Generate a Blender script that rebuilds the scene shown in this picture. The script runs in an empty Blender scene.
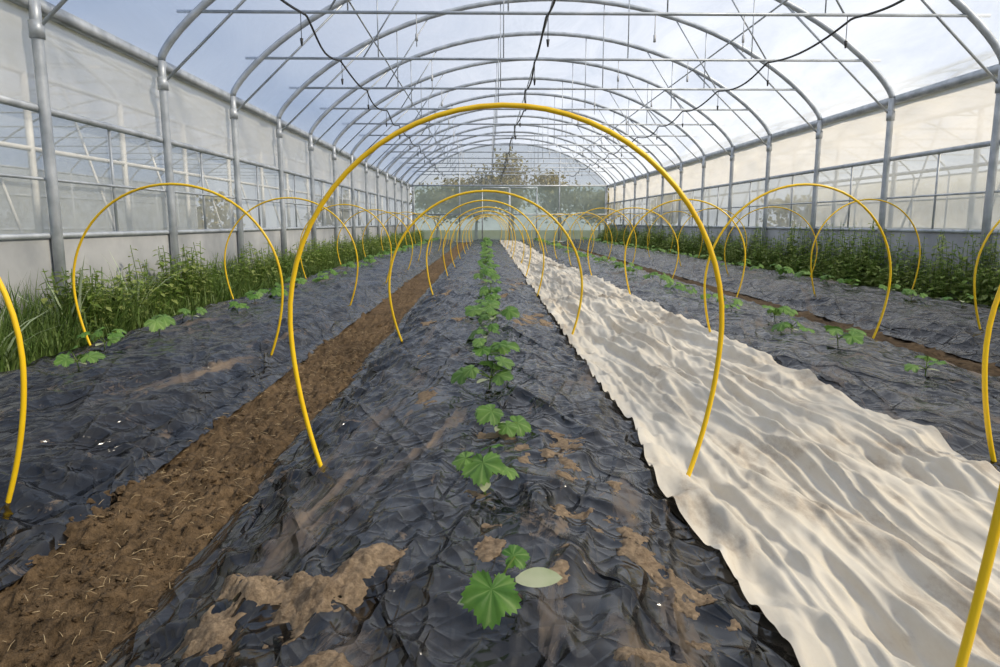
import bpy, math, random
from mathutils import Vector, noise, Matrix
random.seed(7)
R = random.random
def U(a,b): return a+(b-a)*random.random()

XL, XR = -3.26, 5.30
XC = (XL+XR)/2; HA = (XR-XL)/2
Y0, Y1 = -2.58, 31.42
ZS, RISE = 2.5, 1.8
ZT = 2.97
COL = bpy.context.scene.collection
bpy.context.scene.view_settings.view_transform='Standard'

# ------------------------------------------------ materials
def newmat(name):
    m = bpy.data.materials.new(name); m.use_nodes = True
    nt = m.node_tree
    for n in list(nt.nodes): nt.nodes.remove(n)
    out = nt.nodes.new('ShaderNodeOutputMaterial')
    return m, nt, out
def coords(nt, scale=(1,1,1), rot=0):
    tc = nt.nodes.new('ShaderNodeTexCoord'); v=tc.outputs['Object']
    if rot:
        r=nt.nodes.new('ShaderNodeMapping'); r.inputs['Rotation'].default_value=(0,0,rot)
        nt.links.new(v,r.inputs['Vector']); v=r.outputs['Vector']
    mp = nt.nodes.new('ShaderNodeMapping')
    mp.inputs['Scale'].default_value = scale
    nt.links.new(v, mp.inputs['Vector']); return mp.outputs['Vector']
def noise_n(nt, vec, scale, detail=4, rough=.55, dist=0, ridged=False):
    n = nt.nodes.new('ShaderNodeTexNoise'); n.inputs['Scale'].default_value = scale
    if ridged: n.noise_type='RIDGED_MULTIFRACTAL'
    n.inputs['Detail'].default_value = detail; n.inputs['Roughness'].default_value = rough
    n.inputs['Distortion'].default_value = dist
    nt.links.new(vec, n.inputs['Vector']); return n.outputs['Fac']
def ramp(nt, fac, stops):
    r = nt.nodes.new('ShaderNodeValToRGB'); e = r.color_ramp.elements
    while len(e) < len(stops): e.new(.5)
    for i, (p, c) in enumerate(stops):
        e[i].position = p
        e[i].color = (c, c, c, 1) if isinstance(c, (int, float)) else (*c, 1)
    nt.links.new(fac, r.inputs['Fac']); return r.outputs['Color']
def mixc(nt, fac, a, b):
    m = nt.nodes.new('ShaderNodeMixRGB')
    for s, i in ((fac,0),(a,1),(b,2)):
        if isinstance(s, (int,float)): m.inputs[i].default_value = s
        elif isinstance(s, tuple): m.inputs[i].default_value = (*s,1)
        else: nt.links.new(s, m.inputs[i])
    return m.outputs[0]
def bump(nt, h, strength, dist, prev=None):
    b = nt.nodes.new('ShaderNodeBump'); b.inputs['Strength'].default_value = strength
    b.inputs['Distance'].default_value = dist; nt.links.new(h, b.inputs['Height'])
    if prev: nt.links.new(prev, b.inputs['Normal'])
    return b.outputs['Normal']
def princ(nt, out, color, rough=.5, metal=0, normal=None, spec=.5):
    p = nt.nodes.new('ShaderNodeBsdfPrincipled')
    for s, k in ((color,'Base Color'),(rough,'Roughness')):
        if isinstance(s,(int,float)): p.inputs[k].default_value = s
        elif isinstance(s, tuple): p.inputs[k].default_value = (*s,1)
        else: nt.links.new(s, p.inputs[k])
    p.inputs['Metallic'].default_value = metal
    p.inputs['Specular IOR Level'].default_value = spec
    if normal: nt.links.new(normal, p.inputs['Normal'])
    if out: nt.links.new(p.outputs[0], out.inputs['Surface'])
    return p

def m_simple(name, a, b, scale, rough, metal=0, bs=0, bd=.01, spec=.5):
    m, nt, out = newmat(name); v = coords(nt)
    f = noise_n(nt, v, scale)
    c = ramp(nt, f, [(.35,a),(.65,b)])
    nm = bump(nt, noise_n(nt, v, scale*4), bs, bd) if bs else None
    princ(nt, out, c, rough, metal, nm, spec); return m

M_steel = m_simple('galvanised_steel', (.38,.41,.44), (.57,.60,.63), 6, .45, .3)
M_white = m_simple('white_painted_steel', (.5,.51,.52), (.7,.7,.69), 4, .5)
M_yellow = m_simple('yellow_fibreglass', (.95,.58,.010), (1.0,.66,.015), 5, .35)
M_black = m_simple('black_polyethylene_pipe', (.012,.012,.013), (.03,.03,.03), 8, .5)
M_skirt = m_simple('concrete_skirting', (.26,.27,.27), (.42,.42,.41), 1.6, .8, 0, .3, .01)
M_bark = m_simple('tree_bark', (.10,.075,.05), (.2,.16,.11), 8, .9)
M_straw = m_simple('straw', (.35,.25,.13), (.55,.42,.24), 30, .8)

def m_soil(name, dark, light, sc):
    m, nt, out = newmat(name); v = coords(nt)
    a = noise_n(nt, v, sc, 8, .68); b = noise_n(nt, v, sc*9, 6, .7)
    c = ramp(nt, a, [(.34,dark),(.64,light)])
    c = mixc(nt, .5, c, ramp(nt, b, [(.35,tuple(x*.35 for x in dark)),(.65,tuple(min(1,x*1.4) for x in light))]))
    n1 = bump(nt, b, 1., .03); n2 = bump(nt, noise_n(nt, v, sc*30, 4, .7), .8, .008, n1)
    princ(nt, out, c, .95, 0, n2, .15); return m
M_soil = m_soil('bare_soil', (.060,.040,.022), (.225,.15,.082), 3.0)
M_clod = m_soil('dry_sandy_soil', (.32,.22,.135), (.54,.40,.26), 7)
M_field = m_soil('field_ground', (.10,.12,.04), (.2,.2,.08), .6)

def m_film():
    m, nt, out = newmat('black_mulch_plastic'); v = coords(nt)
    vs = coords(nt, (1.6,.30,1.0), .2)
    d1 = ramp(nt, noise_n(nt, vs, 2.6, 7, .66, .6), [(.59,0.),(.70,.6)])
    d2 = ramp(nt, noise_n(nt, coords(nt,(1,.7,1)), 8, 9, .75, .8), [(.595,0.),(.67,.55)])
    dm = nt.nodes.new('ShaderNodeMath'); dm.operation='MAXIMUM'
    nt.links.new(d1, dm.inputs[0]); nt.links.new(d2, dm.inputs[1]); dmask=dm.outputs[0]
    haze = ramp(nt, noise_n(nt, coords(nt,(1.4,.5,1)), 2.2, 8, .7), [(.46,.0),(.88,.16)])
    col = mixc(nt, haze, (.003,.003,.003), (.20,.17,.14))
    col = mixc(nt, dmask, col, mixc(nt, noise_n(nt, v, 40), (.20,.14,.09), (.38,.28,.18)))
    rg = mixc(nt, dmask, mixc(nt, haze, (.16,.16,.16), (.6,.6,.6)), (.95,.95,.95))
    nrm=None
    for sc,st,rot,amt,dd in ((6,(1,.12,1),.30,.75,.018),(5,(1,.13,1),-.42,.75,.018),(9,(1,.16,1),1.05,.5,.009),(13,(1,.16,1),-.75,.4,.006),(17,(1,.12,1),.08,.4,.005)):
        f=noise_n(nt, coords(nt,st,rot), sc, 1, .5, .3)
        s1=nt.nodes.new('ShaderNodeMath'); s1.operation='SUBTRACT'; nt.links.new(f,s1.inputs[0]); s1.inputs[1].default_value=.5
        s2=nt.nodes.new('ShaderNodeMath'); s2.operation='ABSOLUTE'; nt.links.new(s1.outputs[0],s2.inputs[0])
        h=ramp(nt,s2.outputs[0],[(0.,1.),(.035,.45),(.14,0.)])
        nrm=bump(nt,h,amt,dd,nrm)
    princ(nt, out, col, rg, 0, nrm, .6)
    return m
M_film = m_film()

def m_fleece():
    m, nt, out = newmat('horticultural_fleece')
    c = ramp(nt, noise_n(nt, coords(nt,(1,.4,1)), 3, 9, .75), [(.32,(.44,.35,.25)),(.45,(.70,.63,.51)),(.70,(.82,.77,.66))])
    n1=None
    for sc,st,rot,amt,dd in ((6,(1,.12,1),.06,.6,.02),(12,(1,.12,1),-.10,.45,.008),(26,(1,.25,1),.0,.25,.003)):
        f=noise_n(nt, coords(nt,st,rot), sc, 2, .5, .4)
        n1=bump(nt,f,amt,dd*2.5,n1)
    p = princ(nt, None, c, .85, 0, n1, .1)
    t = nt.nodes.new('ShaderNodeBsdfTranslucent'); nt.links.new(c, t.inputs['Color'])
    mx = nt.nodes.new('ShaderNodeMixShader'); mx.inputs[0].default_value = .12
    nt.links.new(p.outputs[0], mx.inputs[1]); nt.links.new(t.outputs[0], mx.inputs[2])
    nt.links.new(mx.outputs[0], out.inputs['Surface']); return m
M_fleece = m_fleece()

def m_sheet(name, tint, milk, lo, hi, sc, scale3=(1,1,1), trl=.5, gloss=.06):
    """translucent greenhouse film: part transparent, part milky"""
    m, nt, out = newmat(name)
    tr = nt.nodes.new('ShaderNodeBsdfTransparent'); tr.inputs['Color'].default_value = (*tint,1)
    df = nt.nodes.new('ShaderNodeBsdfDiffuse'); df.inputs['Color'].default_value = (*milk,1)
    tl = nt.nodes.new('ShaderNodeBsdfTranslucent'); tl.inputs['Color'].default_value = (*milk,1)
    gl = nt.nodes.new('ShaderNodeBsdfGlossy'); gl.inputs['Roughness'].default_value = .2
    a = nt.nodes.new('ShaderNodeMixShader'); a.inputs[0].default_value = trl
    nt.links.new(df.outputs[0], a.inputs[1]); nt.links.new(tl.outputs[0], a.inputs[2])
    f = ramp(nt, noise_n(nt, coords(nt, scale3), sc, 6, .6, .8), [(.32,lo),(.7,hi)])
    b = nt.nodes.new('ShaderNodeMixShader'); nt.links.new(f, b.inputs[0])
    nt.links.new(tr.outputs[0], b.inputs[1]); nt.links.new(a.outputs[0], b.inputs[2])
    c = nt.nodes.new('ShaderNodeMixShader'); c.inputs[0].default_value = gloss
    nt.links.new(b.outputs[0], c.inputs[1]); nt.links.new(gl.outputs[0], c.inputs[2])
    nt.links.new(c.outputs[0], out.inputs['Surface']); return m
M_roof = m_sheet('roof_polythene', (.90,.94,1), (.80,.86,.95), .32, .66, .9, (1,.3,1), .8, .03)
M_milk = m_sheet('side_vent_film', (.9,.92,.95), (.84,.83,.80), .76, .95, 1.3, (1,.5,2.5), .6, .05)
M_clear = m_sheet('side_mesh_film', (.84,.86,.87), (.62,.65,.65), .42, .66, 1.5, (1,.6,1), .5, .03)
M_gable = m_sheet('gable_film', (.78,.88,.82), (.58,.66,.61), .45, .66, 1.2, (1,1,1), .6, .03)
M_gtop = m_sheet('gable_upper_film', (.92,.93,.93), (.72,.75,.76), .16, .34, 1.2, (1,1,1), .6, .03)

def m_leaf(name, dark, light, vein, tfac=.3):
    m, nt, out = newmat(name)
    at = nt.nodes.new('ShaderNodeAttribute'); at.attribute_name = 'vein'
    c = ramp(nt, noise_n(nt, coords(nt), 14, 3), [(.3,dark),(.7,light)])
    c = mixc(nt, at.outputs['Fac'], c, vein)
    n1 = bump(nt, noise_n(nt, coords(nt), 120, 2), .3, .002)
    p = princ(nt, None, c, .5, 0, n1, .35)
    t = nt.nodes.new('ShaderNodeBsdfTranslucent'); nt.links.new(c, t.inputs['Color'])
    mx = nt.nodes.new('ShaderNodeMixShader'); mx.inputs[0].default_value = tfac
    nt.links.new(p.outputs[0], mx.inputs[1]); nt.links.new(t.outputs[0], mx.inputs[2])
    nt.links.new(mx.outputs[0], out.inputs['Surface']); return m
M_leaf = m_leaf('seedling_leaf', (.060,.17,.025), (.15,.31,.045), (.40,.54,.18))
M_cot = m_leaf('cotyledon_leaf', (.45,.52,.27), (.66,.68,.45), (.7,.72,.5))
M_grass = m_leaf('grass_blade', (.05,.11,.02), (.14,.24,.045), (.30,.36,.12))
M_weed = m_leaf('weed_leaf', (.10,.19,.03), (.28,.40,.08), (.52,.56,.20),.4)
M_allium = m_leaf('leek_leaf', (.32,.44,.24), (.50,.62,.38), (.7,.75,.5))
M_tree = m_leaf('tree_foliage', (.20,.18,.07), (.36,.33,.14), (.46,.40,.2))

# ------------------------------------------------ mesh helper
class MB:
    def __init__(s): s.v=[]; s.f=[]; s.mi=[]; s.vein={}
    def tube(s, pts, r, n=8, mi=0, caps=True):
        pts=[Vector(p) for p in pts]; base=len(s.v); prev=None
        for i,p in enumerate(pts):
            t=(pts[min(i+1,len(pts)-1)]-pts[max(i-1,0)]).normalized()
            if prev is None:
                up=Vector((0,0,1)) if abs(t.z)<.9 else Vector((0,1,0))
                a=t.cross(up).normalized()
            else: a=(prev-t*prev.dot(t)).normalized()
            prev=a; b=t.cross(a)
            rr=r[i] if isinstance(r,(list,tuple)) else r
            for k in range(n):
                w=2*math.pi*k/n; s.v.append(p+(a*math.cos(w)+b*math.sin(w))*rr)
        for i in range(len(pts)-1):
            for k in range(n):
                k2=(k+1)%n
                s.f.append((base+i*n+k,base+i*n+k2,base+(i+1)*n+k2,base+(i+1)*n+k)); s.mi.append(mi)
        if caps:
            s.f.append(tuple(base+k for k in range(n))[::-1]); s.mi.append(mi)
            e=base+(len(pts)-1)*n; s.f.append(tuple(e+k for k in range(n))); s.mi.append(mi)
    def box(s, lo, hi, mi=0):
        b=len(s.v)
        for z in (lo[2],hi[2]):
            for (x,y) in ((lo[0],lo[1]),(hi[0],lo[1]),(hi[0],hi[1]),(lo[0],hi[1])): s.v.append(Vector((x,y,z)))
        for q in ((0,3,2,1),(4,5,6,7),(0,1,5,4),(1,2,6,5),(2,3,7,6),(3,0,4,7)):
            s.f.append(tuple(b+i for i in q)); s.mi.append(mi)
    def quadstrip(s, rows, mi=0):
        b=len(s.v); n=len(rows[0])
        for r in rows: s.v.extend(r)
        for i in range(len(rows)-1):
            for k in range(n-1):
                s.f.append((b+i*n+k,b+i*n+k+1,b+(i+1)*n+k+1,b+(i+1)*n+k)); s.mi.append(mi)
    def obj(s, name, mats, smooth=True, loc=None, clampx=None):
        if clampx:
            for v in s.v: v.x=max(clampx[0],min(clampx[1],v.x))
        me=bpy.data.meshes.new(name); me.from_pydata([tuple(v) for v in s.v],[],s.f)
        for m in mats: me.materials.append(m)
        me.polygons.foreach_set('material_index', s.mi)
        me.polygons.foreach_set('use_smooth',[smooth]*len(s.f))
        if s.vein:
            a=me.attributes.new('vein','FLOAT','POINT')
            arr=[0.]*len(s.v)
            for k,v in s.vein.items(): arr[k]=v
            a.data.foreach_set('value',arr)
        me.update()
        o=bpy.data.objects.new(name,me); COL.objects.link(o)
        if loc: o.location=loc
        return o

# ------------------------------------------------ profiles
def archz(x, xc=XC, ha=HA, zs=ZS, rise=RISE):
    u=min(1,abs(x-xc)/ha)
    Rr=(ha*ha+rise*rise)/(2*rise)
    c=math.sqrt(max(0,Rr*Rr-(u*ha)**2))-(Rr-rise)
    e=rise*math.sqrt(max(0,1-u*u))
    return zs+.72*c+.28*e
def archpts(y, n=40, off=0, xc=XC, ha=HA, zs=ZS, rise=RISE):
    P=[]
    for i in range(n+1):
        w=math.pi*i/n; x=xc-ha*math.cos(w)
        z=archz(x,xc,ha,zs,rise)
        P.append(Vector((x+(-off*math.cos(w)),y,z+off*math.sin(w))))
    return P
AY=[5.42+2*k for k in range(-4,14)]

# ------------------------------------------------ greenhouse frame
fr=MB()
for y in AY:
    P=[Vector((XL,y,0)),Vector((XL,y,1.2)),Vector((XL,y,2.35))]+archpts(y)+[Vector((XR,y,2.35)),Vector((XR,y,1.2)),Vector((XR,y,0))]
    fr.tube([P[0],P[1],P[2],P[3]],.040,10); fr.tube([P[-1],P[-2],P[-3],P[-4]],.040,10)
    fr.tube(P[3:-3],.038,10)
    xt=HA*.955
    fr.tube([(XC-xt,y,ZT),(XC+xt,y,ZT)],.017,8)
    for dx in (-2.4,-.8,.8,2.4):
        fr.tube([(XC+dx,y,ZT),(XC+dx,y,archz(XC+dx))],.008,6)
    for s in (-1,1):
        fr.tube([(XC+s*HA,y,2.28),(XC+s*2.75,y,archz(XC+2.75))],.014,6)
        fr.tube([(XC+s*2.6,y,ZT),(XC+s*1.9,y,archz(XC+1.9))],.010,6)
        fr.tube([(XC+s*HA,y,2.22),(XC+s*HA,y,2.34)],.052,10)
for x in (XC-2.75,XC,XC+2.75):
    fr.tube([(x,Y0,archz(x)-.045),(x,Y1,archz(x)-.045)],.013,6)
fr.obj('polytunnel_frame',[M_steel])

for nm,x,s in (('trim_1',XL,-1),('trim_2',XR,1)):
    t=MB()
    t.box((x-.07+s*.09,Y0,ZS-.06),(x+.07+s*.09,Y1,ZS+.03))
    t.tube([(x+s*.05,Y0,1.73),(x+s*.05,Y1,1.73)],.030,8)
    t.tube([(x+s*.05,Y0,1.22),(x+s*.05,Y1,1.22)],.012,8)
    t.tube([(x+s*.05,Y0,.80),(x+s*.05,Y1,.80)],.022,8)
    yy=Y0+1
    while yy<Y1:
        t.tube([(x+s*.06,yy,.78),(x+s*.06,yy,1.73)],.014,6); yy+=2
    t.obj(nm,[M_steel])

rf=MB(); rows=[]
ny=120
for j in range(ny+1):
    y=Y0+(Y1-Y0)*j/ny
    row=[]
    for p in archpts(y,48,.04):
        n=noise.noise(Vector((p.x*.8,y*.5,3)))
        row.append(p+Vector((0,0,.015*n)))
    rows.append(row)
rf.quadstrip(rows); rf.obj('ceiling',[M_roof])

for nm,x,s in (('wall_left',XL,-1),('wall_right',XR,1)):
    w=MB(); xo=x+s*.10
    for z0,z1,mi,rip in ((1.73,ZS,0,.05),(.78,1.73,1,.012)):
        rows=[]; n=340
        for j in range(n+1):
            y=Y0+(Y1-Y0)*j/n
            row=[]
            for k in range(9):
                z=z0+(z1-z0)*k/8
                e=math.sin(math.pi*k/8)
                d=rip*e*noise.noise(Vector((y*1.5,z*3,s*5)))*2
                row.append(Vector((xo+s*abs(d)*.5+d*.5,y,z)))
            rows.append(row)
        w.quadstrip(rows,mi)
    w.box((x+s*.08-.03,Y0,-.05),(x+s*.08+.03,Y1,.78),2)
    w.obj(nm,[M_milk,M_clear,M_skirt])

bw=MB()
def panel(x0,x1,z0,z1f,y,mi):
    n=max(2,int((x1-x0)/.25)); rows=[]
    for i in range(n+1):
        x=x0+(x1-x0)*i/n
        zt=z1f(x)
        rows.append([Vector((x,y+.02*noise.noise(Vector((x*2,(z0+(zt-z0)*k/6)*2,1))),z0+(zt-z0)*k/6)) for k in range(7)])
    bw.quadstrip(rows,mi)
yb=Y1+.06
panel(XL,XR,0,lambda x:ZS-.02,yb,0)
panel(XL,XR,ZS,lambda x:max(ZS+.01,archz(x)),yb,1)
bw.obj('wall_back',[M_gable,M_gtop])
t=MB()
for x in (XL+.05,-1.2,3.2,XR-.05): t.tube([(x,Y1-.02,0),(x,Y1-.02,archz(x))],.03,8)
for z in (ZS,1.25,.05): t.box((XL,Y1-.05,z-.03),(XR,Y1+.01,z+.03))
t.obj('trim_3',[M_steel])
t=MB()
for x0 in (-.2,1.02):
    for a,b in (((x0,.1),(x0,2.4)),((x0+1.18,.1),(x0+1.18,2.4)),((x0,.1),(x0+1.18,.1)),((x0,2.4),(x0+1.18,2.4)),((x0,1.25),(x0+1.18,1.25))):
        t.tube([(a[0],Y1-.1,a[1]),(b[0],Y1-.1,b[1])],.025,8)
t.obj('door_1',[M_steel])
bw=MB()
panel(XL,-1.4,0,lambda x:max(.1,archz(x)),Y0-.05,1); panel(3.6,XR,0,lambda x:max(.1,archz(x)),Y0-.05,1)
panel(-1.4,3.6,ZS,lambda x:archz(x),Y0-.05,1)
bw.obj('wall_front',[M_gable,M_clear])

# ------------------------------------------------ ground
def rowsy(y0,y1,s0,k):
    ys=[y0]
    while ys[-1]<y1: ys.append(min(y1,ys[-1]+max(s0,k*max(0,ys[-1]))))
    return ys
BEDS={'L':-2.0,'C':0.0,'R':2.0,'F':4.0}
HB=.165
def fz(x,y):
    z=.024*noise.fractal(Vector((x*3,y*3,0)),1,2,4)+.026*noise.fractal(Vector((x*11,y*11,2)),.7,2,4)
    if y<7: z+=.020*noise.fractal(Vector((x*30,y*30,5)),.6,2,3)
    return z
g=MB(); xs=[XL+(XR-XL)*i/100 for i in range(101) if not (-1.4<XL+(XR-XL)*i/100<-.66)]+[-1.4+.76*i/90 for i in range(91)]
xs=sorted(xs); rows=[]
for y in rowsy(Y0,Y1,.018,.009):
    rows.append([Vector((x,y,fz(x,y))) for x in xs])
g.quadstrip(rows); g.obj('floor',[M_soil])
gg=MB(); gg.quadstrip([[Vector((x,y,-.07)) for x in (-60,-20,20,60)] for y in (-30,0,30,60,90)])
gg.obj('outdoor_ground',[M_field])

# ------------------------------------------------ beds with mulch film
def bedbase(u,y,seed):
    a=abs(u)
    hw=.72+.035*noise.noise(Vector((y*.9,seed,1 if u>0 else 7)))
    t=min(1,a/hw)
    return HB*(1-t**2.6)+.012, hw
def ridge(x,y,z,k):
    return max(0,1-abs(noise.noise(Vector((x,y,z))))*k)
def soft(x,y,z,k):
    r=max(0,1-abs(noise.noise(Vector((x,y,z))))*k); return r*r*(3-2*r)
def bedz(u,y,seed,amp=1):
    z,hw=bedbase(u,y,seed)
    a=abs(u)
    side=max(0,min(1,(a-.36)/.2))
    if a>hw: side*=max(0,1-(a-hw)/.06)
    wx=.10*noise.noise(Vector((u*1.5,y*.8,seed)))
    def cr(rot,fx,fy,sd,k,fn):
        c,s=math.cos(rot),math.sin(rot); X=u*c-y*s+wx; Y=u*s+y*c
        return fn(X*fx,Y*fy,sd,k)
    d =.016*cr(.25,5,.8,seed*3.1,3.4,soft)
    d+=.016*cr(-.35,4.5,.8,seed*5+9,3.4,soft)
    d+=.026*soft(u*1.6+4,(y+wx)*5.5,seed+2,2.8)*side
    d+=.008*cr(.9,8,1.4,seed+6,5,ridge)
    d+=.008*cr(-1.0,7,1.4,seed+26,5,ridge)
    d+=.006*cr(.1,14,1.2,seed+36,4,soft)
    d+=.028*noise.noise(Vector((u*1.8,y*1.1,seed+11)))*(1-side*.5)
    return z+amp*d
def bed_world(x,y):
    for i,(k,c) in enumerate(BEDS.items()):
        if abs(x-c)<.74: return bedz(x-c,y,i*17.3+3)
    return 0
for i,(k,c) in enumerate(BEDS.items()):
    b=MB(); seed=i*17.3+3
    nc=200 if k=='C' else 100
    kk=.006 if k=='C' else .010
    s0=.008 if k=='C' else .022
    rows=[]
    for y in rowsy(.15 if k!='F' else 1.5,30.4,s0,kk):
        row=[]
        for j in range(nc+1):
            u=-.80+1.6*j/nc
            hw=bedbase(u,y,seed)[1]
            z=bedz(u,y,seed)
            if abs(u)>hw:
                e=(abs(u)-hw)/.1
                z=.030-.06*max(0,e-.35)+.020*abs(noise.noise(Vector((y*9,u*8,seed))))
            row.append(Vector((u,y,z)))
        rows.append(row)
    b.quadstrip(rows)
    b.obj('mulched_raised_bed',[M_film],loc=(c,0,0))

# ------------------------------------------------ fleece
fl=MB(); rows=[]
nc=190
for y in rowsy(.35,29.5,.012,.007):
    l=.53+.05*noise.noise(Vector((y*1.3,0,50)))+.018*noise.noise(Vector((y*4,0,51)))
    r=1.54+.07*noise.noise(Vector((y*.9,0,60)))+.03*noise.noise(Vector((y*3.5,0,61)))
    if y>8: r-= .15*min(1,(y-8)/6)
    row=[]
    for j in range(nc+1):
        t=j/nc; x=l+(r-l)*t
        bc=0 if x<1 else 2; sd=3+17.3*(1 if bc==0 else 2)
        if abs(x-bc)<.72:
            b0=bedz(x-bc,y,sd)
        else: b0=.03
        sm=bedbase(x-bc,y,sd)[0] if abs(x-bc)<.72 else .012
        q=min(1,min(t,1-t)*6)
        drape=.06*math.sin(math.pi*t)
        base=b0*(1-q)+max(sm,.05)*q+.010+drape*.7*q
        w=.14*noise.noise(Vector((x*1.0,y*.7,9)))+.04*noise.noise(Vector((x*3,y*1.7,19)))
        f1=.5+.5*math.sin(((x+w)*4.4+.9*noise.noise(Vector((x*2,y*.45,21)))*3)*3.1)
        f2=(1-min(1,abs(noise.noise(Vector(((x-w*.7)*8+y*.4,y*.6,31))))*2.6))
        f3=(1-min(1,abs(noise.noise(Vector(((x+w)*19-y*.6,y*.9,41))))*2.6))
        f4=ridge((x+w)*6+y*2.2,y*1.6,47,4)
        f5=ridge((x-w)*14-y*3,y*4,57,3.4)
        e=min(1,min(t,1-t)*8+.15)
        d=.026*f1+.040*f2*f2*(3-2*f2)+.013*f3*f3*(3-2*f3)+.012*f4+.005*f5
        z=base+d*e+.02*noise.noise(Vector((x*4,y*2,77)))*e
        row.append(Vector((x,y,max(z,b0+.008))))
    rows.append(row)
fl.quadstrip(rows); fl.obj('fleece_row_cover',[M_fleece])

# ------------------------------------------------ hoops
def hoop(x,y,a=.64,top=1.14,yaw=0,lean=0,r=.0078,foot=.83):
    m=MB(); zc=top-a*.98; zb=.03; P=[]
    n=14
    for i in range(n):
        t=1-i/n; P.append(Vector((-a*(1-(1-foot)*t**1.8),0,zc-(zc-zb)*t)))
    for i in range(33):
        w=math.pi*i/32; P.append(Vector((-a*math.cos(w),0,zc+a*.98*math.sin(w))))
    for i in range(1,n+1):
        t=i/n; P.append(Vector((a*(1-(1-foot)*t**1.8),0,zc-(zc-zb)*t)))
    m.tube(P,r,8)
    o=m.obj('yellow_hoop',[M_yellow],loc=(x,y,0)); o.rotation_euler=(math.radians(lean),0,math.radians(yaw)); return o
hoop(.045,2.10,.655,1.235,-4.5,0,.0078)
hoop(.055,.77,.74,1.72,14,0,.0072)
hoop(2.18,2.10,.64,1.15,0,0)
hoop(-1.95,1.93,.64,1.15,3,0)
hoop(-1.91,4.36,.64,1.13,0,0)
for c,ys in ((0,[4.7+2.62*k for k in range(10)]),(-1.95,[6.95+2.6*k for k in range(9)]),
             (2.07,[4.72+2.6*k for k in range(10)]),(4.07,[4.85+2.6*k for k in range(10)])):
    for y in ys:
        hoop(c+U(-.03,.04),y+U(-.06,.06),.64*U(.96,1.03),U(1.10,1.16),U(-7,7),U(-3,3))

# ------------------------------------------------ seedlings
def leaf(m, origin, direc, up, size, mi=0, kind='palm', curl=.25, vbase=0.):
    d=direc.normalized(); s=d.cross(up).normalized(); n=s.cross(d)
    b=len(m.v)
    if kind=='palm':
        NA=60; rings=(.0,.3,.62,.86,1.)
        lob=[0,60,-60,122,-122]
        sd=R()*90
        for ri,rr in enumerate(rings):
            for k in range(NA):
                th=-180+360*k/NA
                prof=0
                for li,L in enumerate(lob):
                    dd=abs((th-L+180)%360-180)
                    amp=(1,.88,.88,.70,.70)[li]
                    prof=max(prof,amp*(max(0,math.cos(math.radians(min(90,dd*1.7))))**.5))
                prof=max(prof,.50)
                if abs(th)>160: prof=.52-.38*(abs(th)-160)/20
                ser=1+.06*((k%2)*2-1)*(1 if ri==4 else 0)
                q=rr*prof*ser*.56*size
                vx=math.cos(math.radians(th))*q; vy=math.sin(math.radians(th))*q
                near=min(abs((th-L+180)%360-180) for L in lob)
                vn=max(0,1-near/7)*(1 if ri<4 else .3)
                h=-curl*(q*q)/size*1.6+size*(.04*(1 if near>22 else -.02))*rr
                h+=size*.07*rr*noise.noise(Vector((vx/size*4,vy/size*4,sd)))
                m.v.append(origin+d*(vx+.1*size)+s*vy+n*h)
                m.vein[len(m.v)-1]=min(1,vn*.45+vbase)
        for ri in range(len(rings)-1):
            for k in range(NA):
                k2=(k+1)%NA
                m.f.append((b+ri*NA+k,b+ri*NA+k2,b+(ri+1)*NA+k2,b+(ri+1)*NA+k)); m.mi.append(mi)
    else:
        NL=8
        for i in range(NL+1):
            t=i/NL; w=.24*size*math.sin(math.pi*min(1,.04+t*.96))**.7
            if i==NL: w=.003*size
            h=-curl*size*t*t
            for e in (-1,0,1):
                m.v.append(origin+d*(size*t)+s*(w*e)+n*(h+(.04*size if e else 0)*math.sin(math.pi*t)))
                m.vein[len(m.v)-1]=.35 if e==0 else vbase
        for i in range(NL):
            for e in (0,1):
                q=b+i*3+e; m.f.append((q,q+1,q+4,q+3)); m.mi.append(mi)
def petiole(m,a,b_,r=.0022,mi=2):
    mid=(a+b_)/2+Vector((0,0,.12*(b_-a).length)); m.tube([a,mid,b_],[r*1.2,r,r*.8],5,mi)
def seedling(m, org, size=.1, leaves=4, rot=None, cot=True, specs=None):
    org=Vector(org); rot=U(0,6.3) if rot is None else rot
    top=org+Vector((U(-.01,.01),U(-.01,.01),size*.45)); m.tube([org-Vector((0,0,.02)),top],.003,6,2)
    if specs is None:
        specs=[]
        for i in range(leaves):
            w=rot+i*2.4+U(-.3,.3); specs.append((w,size*U(.25,.85),size*U(.0,.45),size*U(.5,1.15),U(-.15,.5)))
    for (w,dist,h,sz,tilt) in specs:
        dr=Vector((math.cos(w),math.sin(w),0))
        b=top+dr*dist+Vector((0,0,h)); petiole(m,top-Vector((0,0,.01)),b)
        dd=(dr+Vector((0,0,-tilt))).normalized()
        up=(Vector((0,-.45,1))+Vector((U(-.5,.5),U(-.3,.3),0))).normalized()
        leaf(m,b-dd*.1*sz,dd,up,sz,0,'palm',U(.15,.5),U(0,.28))
    if cot:
        for s in (0,math.pi):
            w=rot+1+s; dr=Vector((math.cos(w),math.sin(w),.15))
            leaf(m,org+Vector((0,0,size*.35)),dr,Vector((0,0,1)),size*.55,1,'oval',.2)
MATS=[M_leaf,M_cot,M_weed]
def single(x,y,**k):
    m=MB(); z=bed_world(x,y)-.005
    seedling(m,(0,0,0),**k); m.obj('squash_seedling',MATS,loc=(x,y,z))
m=MB(); z=bed_world(.015,1.20)
O=Vector((0,0,0)); T=Vector((0,0,.06)); m.tube([O-Vector((0,0,.03)),T],.0035,6,2)
leaf(m,Vector((-.012,-.02,.075)),Vector((-.10,-.75,-.55)),Vector((0,-.5,1)),.115,0,'palm',.15)
leaf(m,Vector((.02,.03,.10)),Vector((.8,.2,.1)),Vector((0,-.6,1)),.06,0,'palm',.4)
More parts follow.
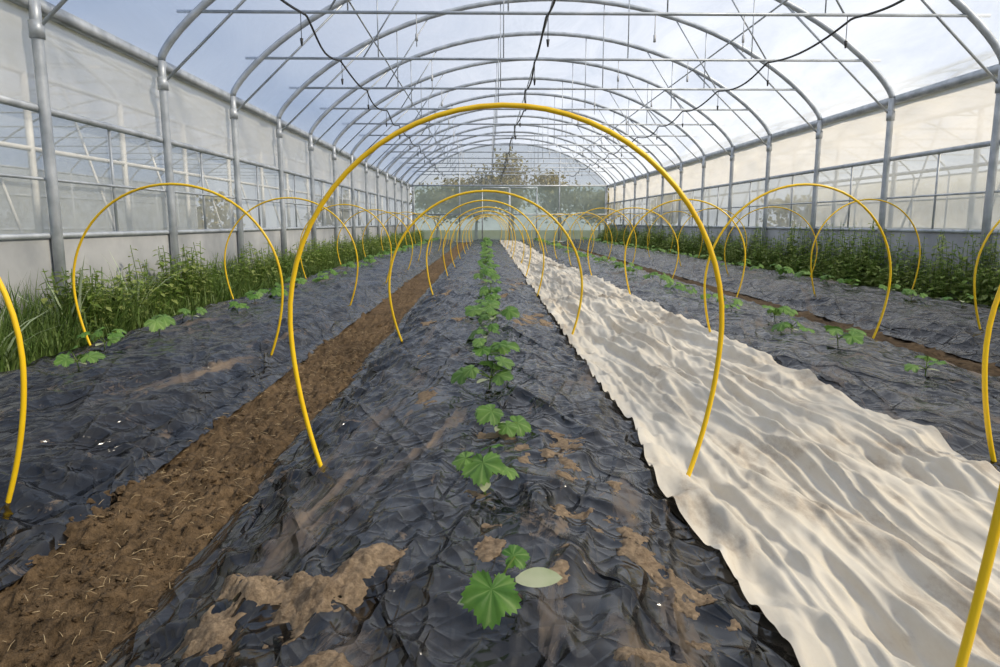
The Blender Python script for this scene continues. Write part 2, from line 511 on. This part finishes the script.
petiole(m,T,Vector((-.008,-.01,.085))); petiole(m,T,Vector((.03,.02,.105)))
leaf(m,Vector((.03,.0,.07)),Vector((1,-.05,.12)),Vector((0,-.6,1)),.085,1,'oval',.1)
leaf(m,Vector((-.02,.0,.04)),Vector((-1,-.2,.0)),Vector((0,-.6,1)),.055,1,'oval',.3)
m.obj('squash_seedling',MATS,loc=(.02,1.18,z-.005))
single(-.005,1.78,size=.12,rot=.5,specs=[(4.6,.02,.05,.125,.45),(2.9,.05,.05,.075,.2),(.2,.06,.02,.075,.3),(1.2,.05,.07,.07,.1)])
single(.05,2.34,size=.11,rot=.2,specs=[(3.9,.04,.05,.11,.3),(.0,.06,.0,.10,.3),(2.6,.06,.04,.085,.1),(5.3,.04,.0,.08,.5)])
y=2.95; i=0
while y<6.4:
    single(.02+U(-.05,.03),y,size=U(.12,.16),leaves=5+i%2); y+=.58*U(.92,1.08); i+=1
rowm=MB()
while y<29.5:
    seedling(rowm,(U(-.05,.05),y,bed_world(0,y)-.005),size=U(.11,.155),leaves=4,cot=False); y+=.60*U(.85,1.2)
for c in (-2.05,2.0,4.0):
    y=3.36 if c<0 else 3.18
    if c>3.5: y=5.2
    k=0
    while y<29:
        x=c+U(-.08,.08)
        if k<6: single(x,y,size=U(.09,.13),leaves=3+int(R()*3))
        else: seedling(rowm,(x,y,bed_world(x,y)-.005),size=U(.10,.15),leaves=4,cot=False)
        y+=.58*U(.85,1.15); k+=1
rowm.obj('squash_seedling_rows',MATS)

# ------------------------------------------------ soil clods, straw
def blob(m,c,r,flat=.6,mi=0):
    n1,n2=8,6
    sd=R()*100; b=len(m.v)
    for j in range(n2+1):
        ph=math.pi*j/n2
        for i in range(n1):
            th=2*math.pi*i/n1
            d=Vector((math.sin(ph)*math.cos(th),math.sin(ph)*math.sin(th),math.cos(ph)))
            q=r*(1+.8*noise.noise(d*2+Vector((sd,0,0))))
            m.v.append(Vector(c)+Vector((d.x*q,d.y*q,d.z*q*flat)))
    for j in range(n2):
        for i in range(n1):
            i2=(i+1)%n1; m.f.append((b+j*n1+i,b+(j+1)*n1+i,b+(j+1)*n1+i2,b+j*n1+i2)); m.mi.append(mi)
cl=MB()
for k in range(2200):
    y=U(.9,2.6) if R()<.5 else U(1,6)
    x=U(-1.32,-.72)
    q=R(); r=U(.002,.007) if q<.88 else (U(.007,.013) if q<.975 else U(.014,.024))
    blob(cl,(x,y,fz(x,y)+r*.1),r,.6)
cl.obj('soil_crumbs',[M_soil],smooth=False)
st=MB()
for k in range(900):
    y=U(.95,6); x=U(-1.32,-.72); a=U(0,3.14); L=U(.01,.05)
    z=fz(x,y)+.006
    st.tube([(x,y,z),(x+math.cos(a)*L*.5,y+math.sin(a)*L*.5,z+U(0,.008)),(x+math.cos(a)*L,y+math.sin(a)*L,z)],.0009,4)
st.obj('straw_litter',[M_straw])
dp=MB()
def patch(cx,cy,rx,ry,h,ang=0,n=64):
    sd=R()*50; ca,sa=math.cos(ang),math.sin(ang); rows=[]
    for j in range(n+1):
        row=[]
        for i in range(n+1):
            ux=(i/n*2-1); uy=(j/n*2-1); rr=math.hypot(ux,uy)
            ex=ux*rx*1.25; ey=uy*ry*1.25
            x=cx+ex*ca-ey*sa; y=cy+ex*sa+ey*ca
            f=.45-rr*.95+.85*noise.fractal(Vector((x*9,y*9,sd)),.65,2,6)
            zz=h*math.tanh(f*1.6)*(1+.6*noise.fractal(Vector((x*45,y*45,sd)),.7,2,3)) if f>0 else -.02*min(1,-f*4)
            if rr>.97: zz=-.02
            row.append(Vector((x,y,bed_world(x,y)+zz)))
        rows.append(row)
    dp.quadstrip(rows)
for a in ((-.44,1.28,.17,.14,.024,.5),(-.60,1.12,.18,.09,.022,.3),(-.27,1.42,.09,.05,.009,.6),(.25,2.12,.08,.18,.008,0),
          (.22,1.66,.09,.07,.008,0),(.38,1.32,.07,.22,.010,.2),(.30,1.02,.09,.10,.010,0),(.0,1.45,.035,.18,.007,-.15),
          (.12,2.1,.03,.22,.005,0),(.02,1.20,.06,.055,.008,0),(.0,1.78,.06,.05,.006,0),
          (.03,2.34,.07,.05,.006,0),(.08,.98,.08,.05,.008,0),(-.33,1.02,.1,.08,.01,0),(.36,1.85,.05,.12,.007,.1),
          (.24,2.35,.10,.08,.008,0),(.22,1.9,.10,.06,.008,.2),(.33,1.55,.08,.10,.009,0),(.15,1.35,.05,.12,.007,.1)):
    patch(*a)
for k in range(16):
    yy=U(2.6,9); patch(U(.1,.45) if R()<.7 else U(-.45,-.1),yy,U(.04,.09),U(.08,.22),.008,U(-.2,.2),36)
dp.obj('spilled_soil',[M_clod])

# ------------------------------------------------ grass and weeds
def blade(m,p,h,w,lean,az,vn,mi=0):
    b=len(m.v); dr=Vector((math.cos(az),math.sin(az),0)); sd=Vector((-dr.y,dr.x,0)); n=4
    for i in range(n+1):
        t=i/n; c=p+dr*(lean*h*t*t)+Vector((0,0,h*(t-.35*lean*t*t)))
        ww=w*(1-t)**.6
        m.v.append(c-sd*ww); m.v.append(c+sd*ww); m.vein[len(m.v)-1]=vn; m.vein[len(m.v)-2]=vn*.6
    for i in range(n):
        q=b+2*i; m.f.append((q,q+1,q+3,q+2)); m.mi.append(mi)
gr=MB()
for k in range(17000):
    y=2.2+28.5*(R()**1.9)
    x=U(-3.20,-2.74)
    hh=U(.24,.56)*(1+.5*noise.noise(Vector((x*2,y*1.3,4))))*(.45+.65*min(1,(-2.7-x)/.35))
    blade(gr,Vector((x,y,0)),hh,U(.003,.007)*(1+y*.05),U(.1,.9),U(0,6.28),U(0,.6))
gr.obj('grass_verge',[M_grass],clampx=(-3.22,-2.6))
def weeds(name,x0,x1,n,hmin,hmax,mat,pw,ymin,cx):
    w=MB()
    for k in range(n):
        y=ymin+27.5*(R()**pw); x=U(x0,x1)
        h=U(hmin,hmax)*(1+.5*noise.noise(Vector((x*2,y*.8,8))))
        if x0>0: h*=.55+.6*(x-x0)/(x1-x0)
        az=U(0,6.28); lean=U(0,.25)
        top=Vector((x+math.cos(az)*lean*h,y+math.sin(az)*lean*h,h)); base=Vector((x,y,0))
        w.tube([base,base.lerp(top,.5)+Vector((0,0,.02)),top],.003,4)
        vb=U(0,.75)
        nl=int(7+h*16)
        for i in range(nl):
            t=.15+.85*i/nl; p=base.lerp(top,t); a=i*2.4+az
            dr=Vector((math.cos(a),math.sin(a),U(-.3,.5))).normalized()
            L=U(.06,.11)*(1.1-.4*t)*(1+y*.02); sd=dr.cross(Vector((0,0,1))).normalized()*L*.3
            b=len(w.v)
            w.v+= [p,p+dr*L*.45-sd,p+dr*L+Vector((0,0,-.02)),p+dr*L*.45+sd,p+dr*L*.5-Vector((0,0,.008))]
            for q in range(5): w.vein[b+q]=vb
            w.f+=[(b,b+1,b+4),(b+1,b+2,b+4),(b+2,b+3,b+4),(b+3,b,b+4)]; w.mi+=[0]*4
    return w.obj(name,[mat],smooth=False,clampx=cx)
weeds('nettle_border',4.76,5.18,2600,.34,.80,M_weed,1.7,3,(4.72,5.24))
weeds('clover_border',-3.14,-2.85,1000,.25,.6,M_weed,1.5,5,(-3.21,-2.7))
for (x,y,s) in ((-2.93,4.95,.74),(-2.98,5.9,.70),(-2.9,4.1,.5)):
    a=MB()
    for i in range(18):
        blade(a,Vector((U(-.05,.05),U(-.05,.05),0)),s*U(.7,1.1),U(.010,.016),U(.2,.9),U(0,6.28),U(.2,1))
    a.obj('leek_clump',[M_allium],loc=(x,y,0),clampx=(-.23,.4))

# ------------------------------------------------ irrigation hoses + sprinklers
def hose(x,zb,seed):
    h=MB(); P=[]; n=400
    for i in range(n+1):
        y=Y0+(Y1-Y0)*i/n
        ph=((y-5.42)/2)%1
        P.append(Vector((x+.10*noise.noise(Vector((y*.35,seed,0)))+.02*math.sin(y*2),y,zb-.10*math.sin(math.pi*ph))))
    h.tube(P,.012,6)
    for y in AY:
        h.tube([(x,y,zb+.02),(x,y,zb-.22)],.004,5); h.tube([(x,y,zb-.22),(x,y,zb-.29)],[.018,.008],8)
    return h.obj('irrigation_hose',[M_black])
hose(-1.85,ZT-.03,1); hose(.62,ZT-.03,5); hose(3.65,ZT-.03,9)
dr=MB()
for y in AY:
    for x in (-.7,1.7,2.6):
        dr.tube([(x,y,ZT),(x,y,ZT-U(.25,.45))],.005,5)
        dr.tube([(x,y,ZT-.2),(x,y,ZT-.27)],.014,6)
dr.obj('hanging_crop_hooks',[M_white])

# ------------------------------------------------ neighbouring tunnels outside
for xc,ha in ((-9.4,4.4),(11.3,4.4)):
    nb=MB()
    for k in range(0,18):
        y=.0+2*k
        P=archpts(y,24,0,xc,ha,ZS,RISE)
        nb.tube([Vector((P[0].x,y,-.05)),P[0]],.04,8); nb.tube([P[-1],Vector((P[-1].x,y,-.05))],.04,8)
        nb.tube(P,.03,6); nb.tube([(xc-ha*.95,y,ZT),(xc+ha*.95,y,ZT)],.015,6)
        s=1 if xc>0 else -1
        nb.tube([(xc-s*ha,y,0.1),(xc-s*(ha-.8),y,2.9)],.02,6)
    for x in (xc-ha,xc+ha):
        for z in (.7,1.7,ZS): nb.tube([(x,0,z),(x,34,z)],.03,6)
    rows=[archpts(2*k,24,.04,xc,ha,ZS,RISE) for k in range(18)]
    nb.quadstrip(rows,1)
    for x in (xc-ha,xc+ha):
        nb.quadstrip([[Vector((x,y,0)),Vector((x,y,.55))] for y in (0,34)],2)
    xf=xc+ha*(1 if xc>0 else -1)
    nb.quadstrip([[Vector((xf,y,.55)),Vector((xf,y,ZS))] for y in (0,34)],3)
    nb.obj('neighbouring_greenhouse',[M_white,M_roof,M_skirt,M_milk])

# ------------------------------------------------ trees behind end wall
def tree(x,y,h):
    t=MB(); tips=[]
    def br(p,d,L,r,lv):
        q=p+d*L; mid=(p+q)/2+Vector((U(-.05,.05),U(-.05,.05),0))*L
        t.tube([p,mid,q],[r,r*.8,r*.6],5)
        tips.append(q)
        if lv==0: return
        for i in range(4 if lv>1 else 3):
            nd=(d+Vector((U(-.9,.9),U(-.9,.9),U(-.1,.5)))).normalized(); br(p.lerp(q,U(.4,1)),nd,L*U(.6,.85),r*.55,lv-1)
    br(Vector((0,0,-.1)),Vector((U(-.1,.1),0,1)).normalized(),h*.27,h*.016,4)
    for q in tips:
        if q.z<.6: continue
        for i in range(7):
            c=q+Vector((U(-.6,.6),U(-.5,.5),U(-.6,.4))); a=Vector((U(-1,1),U(-1,1),U(-1,1))).normalized(); b_=a.cross(Vector((.3,.5,.8))).normalized()
            L=U(.08,.17); b=len(t.v); t.v+=[c-a*L,c+b_*L*.5,c+a*L,c-b_*L*.5]
            vb=U(0,1)
            for k in range(4): t.vein[b+k]=vb
            t.f.append((b,b+1,b+2,b+3)); t.mi.append(1)
    t.obj('tree',[M_bark,M_tree],loc=(x,y,-.05))
for x,y,h in ((-2.8,39,4.8),(-.6,40,6.2),(1.6,39.5,6.5),(4.2,40,5.8),(6.5,41,4.6),(11,43,4.2),(-9,43,4.0)): tree(x,y,h)
hd=MB()
for side in (-1,1):
    for k in range(3500):
        y=U(-2,45); x=side*(18 if side>0 else 16)+U(-.8,.8); z=U(0,2.4)*(1+.3*noise.noise(Vector((y*.4,side,0))))
        a=Vector((U(-1,1),U(-1,1),U(-1,1))).normalized(); b_=a.cross(Vector((.3,.5,.8))).normalized(); L=U(.12,.28)
        b=len(hd.v); c=Vector((x,y,z)); hd.v+=[c-a*L,c+b_*L*.6,c+a*L,c-b_*L*.6]; vb=U(0,1)
        for q in range(4): hd.vein[b+q]=vb
        hd.f.append((b,b+1,b+2,b+3)); hd.mi.append(0)
hd.obj('boundary_hedge',[M_tree],smooth=False)

# ------------------------------------------------ sky, sun, camera
w=bpy.data.worlds.new('sky'); bpy.context.scene.world=w; w.use_nodes=True; nt=w.node_tree
for n in list(nt.nodes): nt.nodes.remove(n)
out=nt.nodes.new('ShaderNodeOutputWorld'); bg=nt.nodes.new('ShaderNodeBackground')
tc=nt.nodes.new('ShaderNodeTexCoord'); sp=nt.nodes.new('ShaderNodeSeparateXYZ'); nt.links.new(tc.outputs['Generated'],sp.inputs[0])
sky=ramp(nt,sp.outputs['Z'],[(0,(.72,.75,.78)),(.15,(.45,.55,.72)),(.6,(.22,.33,.56))])
cm=nt.nodes.new('ShaderNodeMapping'); cm.inputs['Scale'].default_value=(1,1,2.0); nt.links.new(tc.outputs['Generated'],cm.inputs['Vector'])
cf=ramp(nt,noise_n(nt,cm.outputs[0],1.6,4,.55,.4),[(.40,0.),(.80,.6)])
c=mixc(nt,cf,sky,(.90,.89,.88))
nt.links.new(c,bg.inputs['Color']); bg.inputs['Strength'].default_value=1.05
nt.links.new(bg.outputs[0],out.inputs['Surface'])
sl=bpy.data.lights.new('sun','SUN'); sl.energy=6.0; sl.angle=math.radians(6); sl.color=(1,.86,.66)
so=bpy.data.objects.new('sun',sl); COL.objects.link(so); so.location=(8,-6,9)
so.rotation_euler=Vector((-1.0,.42,-.95)).to_track_quat('-Z','Y').to_euler()

cd=bpy.data.cameras.new('camera'); co=bpy.data.objects.new('camera',cd); COL.objects.link(co)
cd.sensor_width=36; cd.lens=25.2; cd.clip_start=.02; cd.clip_end=300
co.location=(0,0,.90); co.rotation_euler=(math.radians(90-9.01),0,math.radians(-1.06))
bpy.context.scene.camera=co
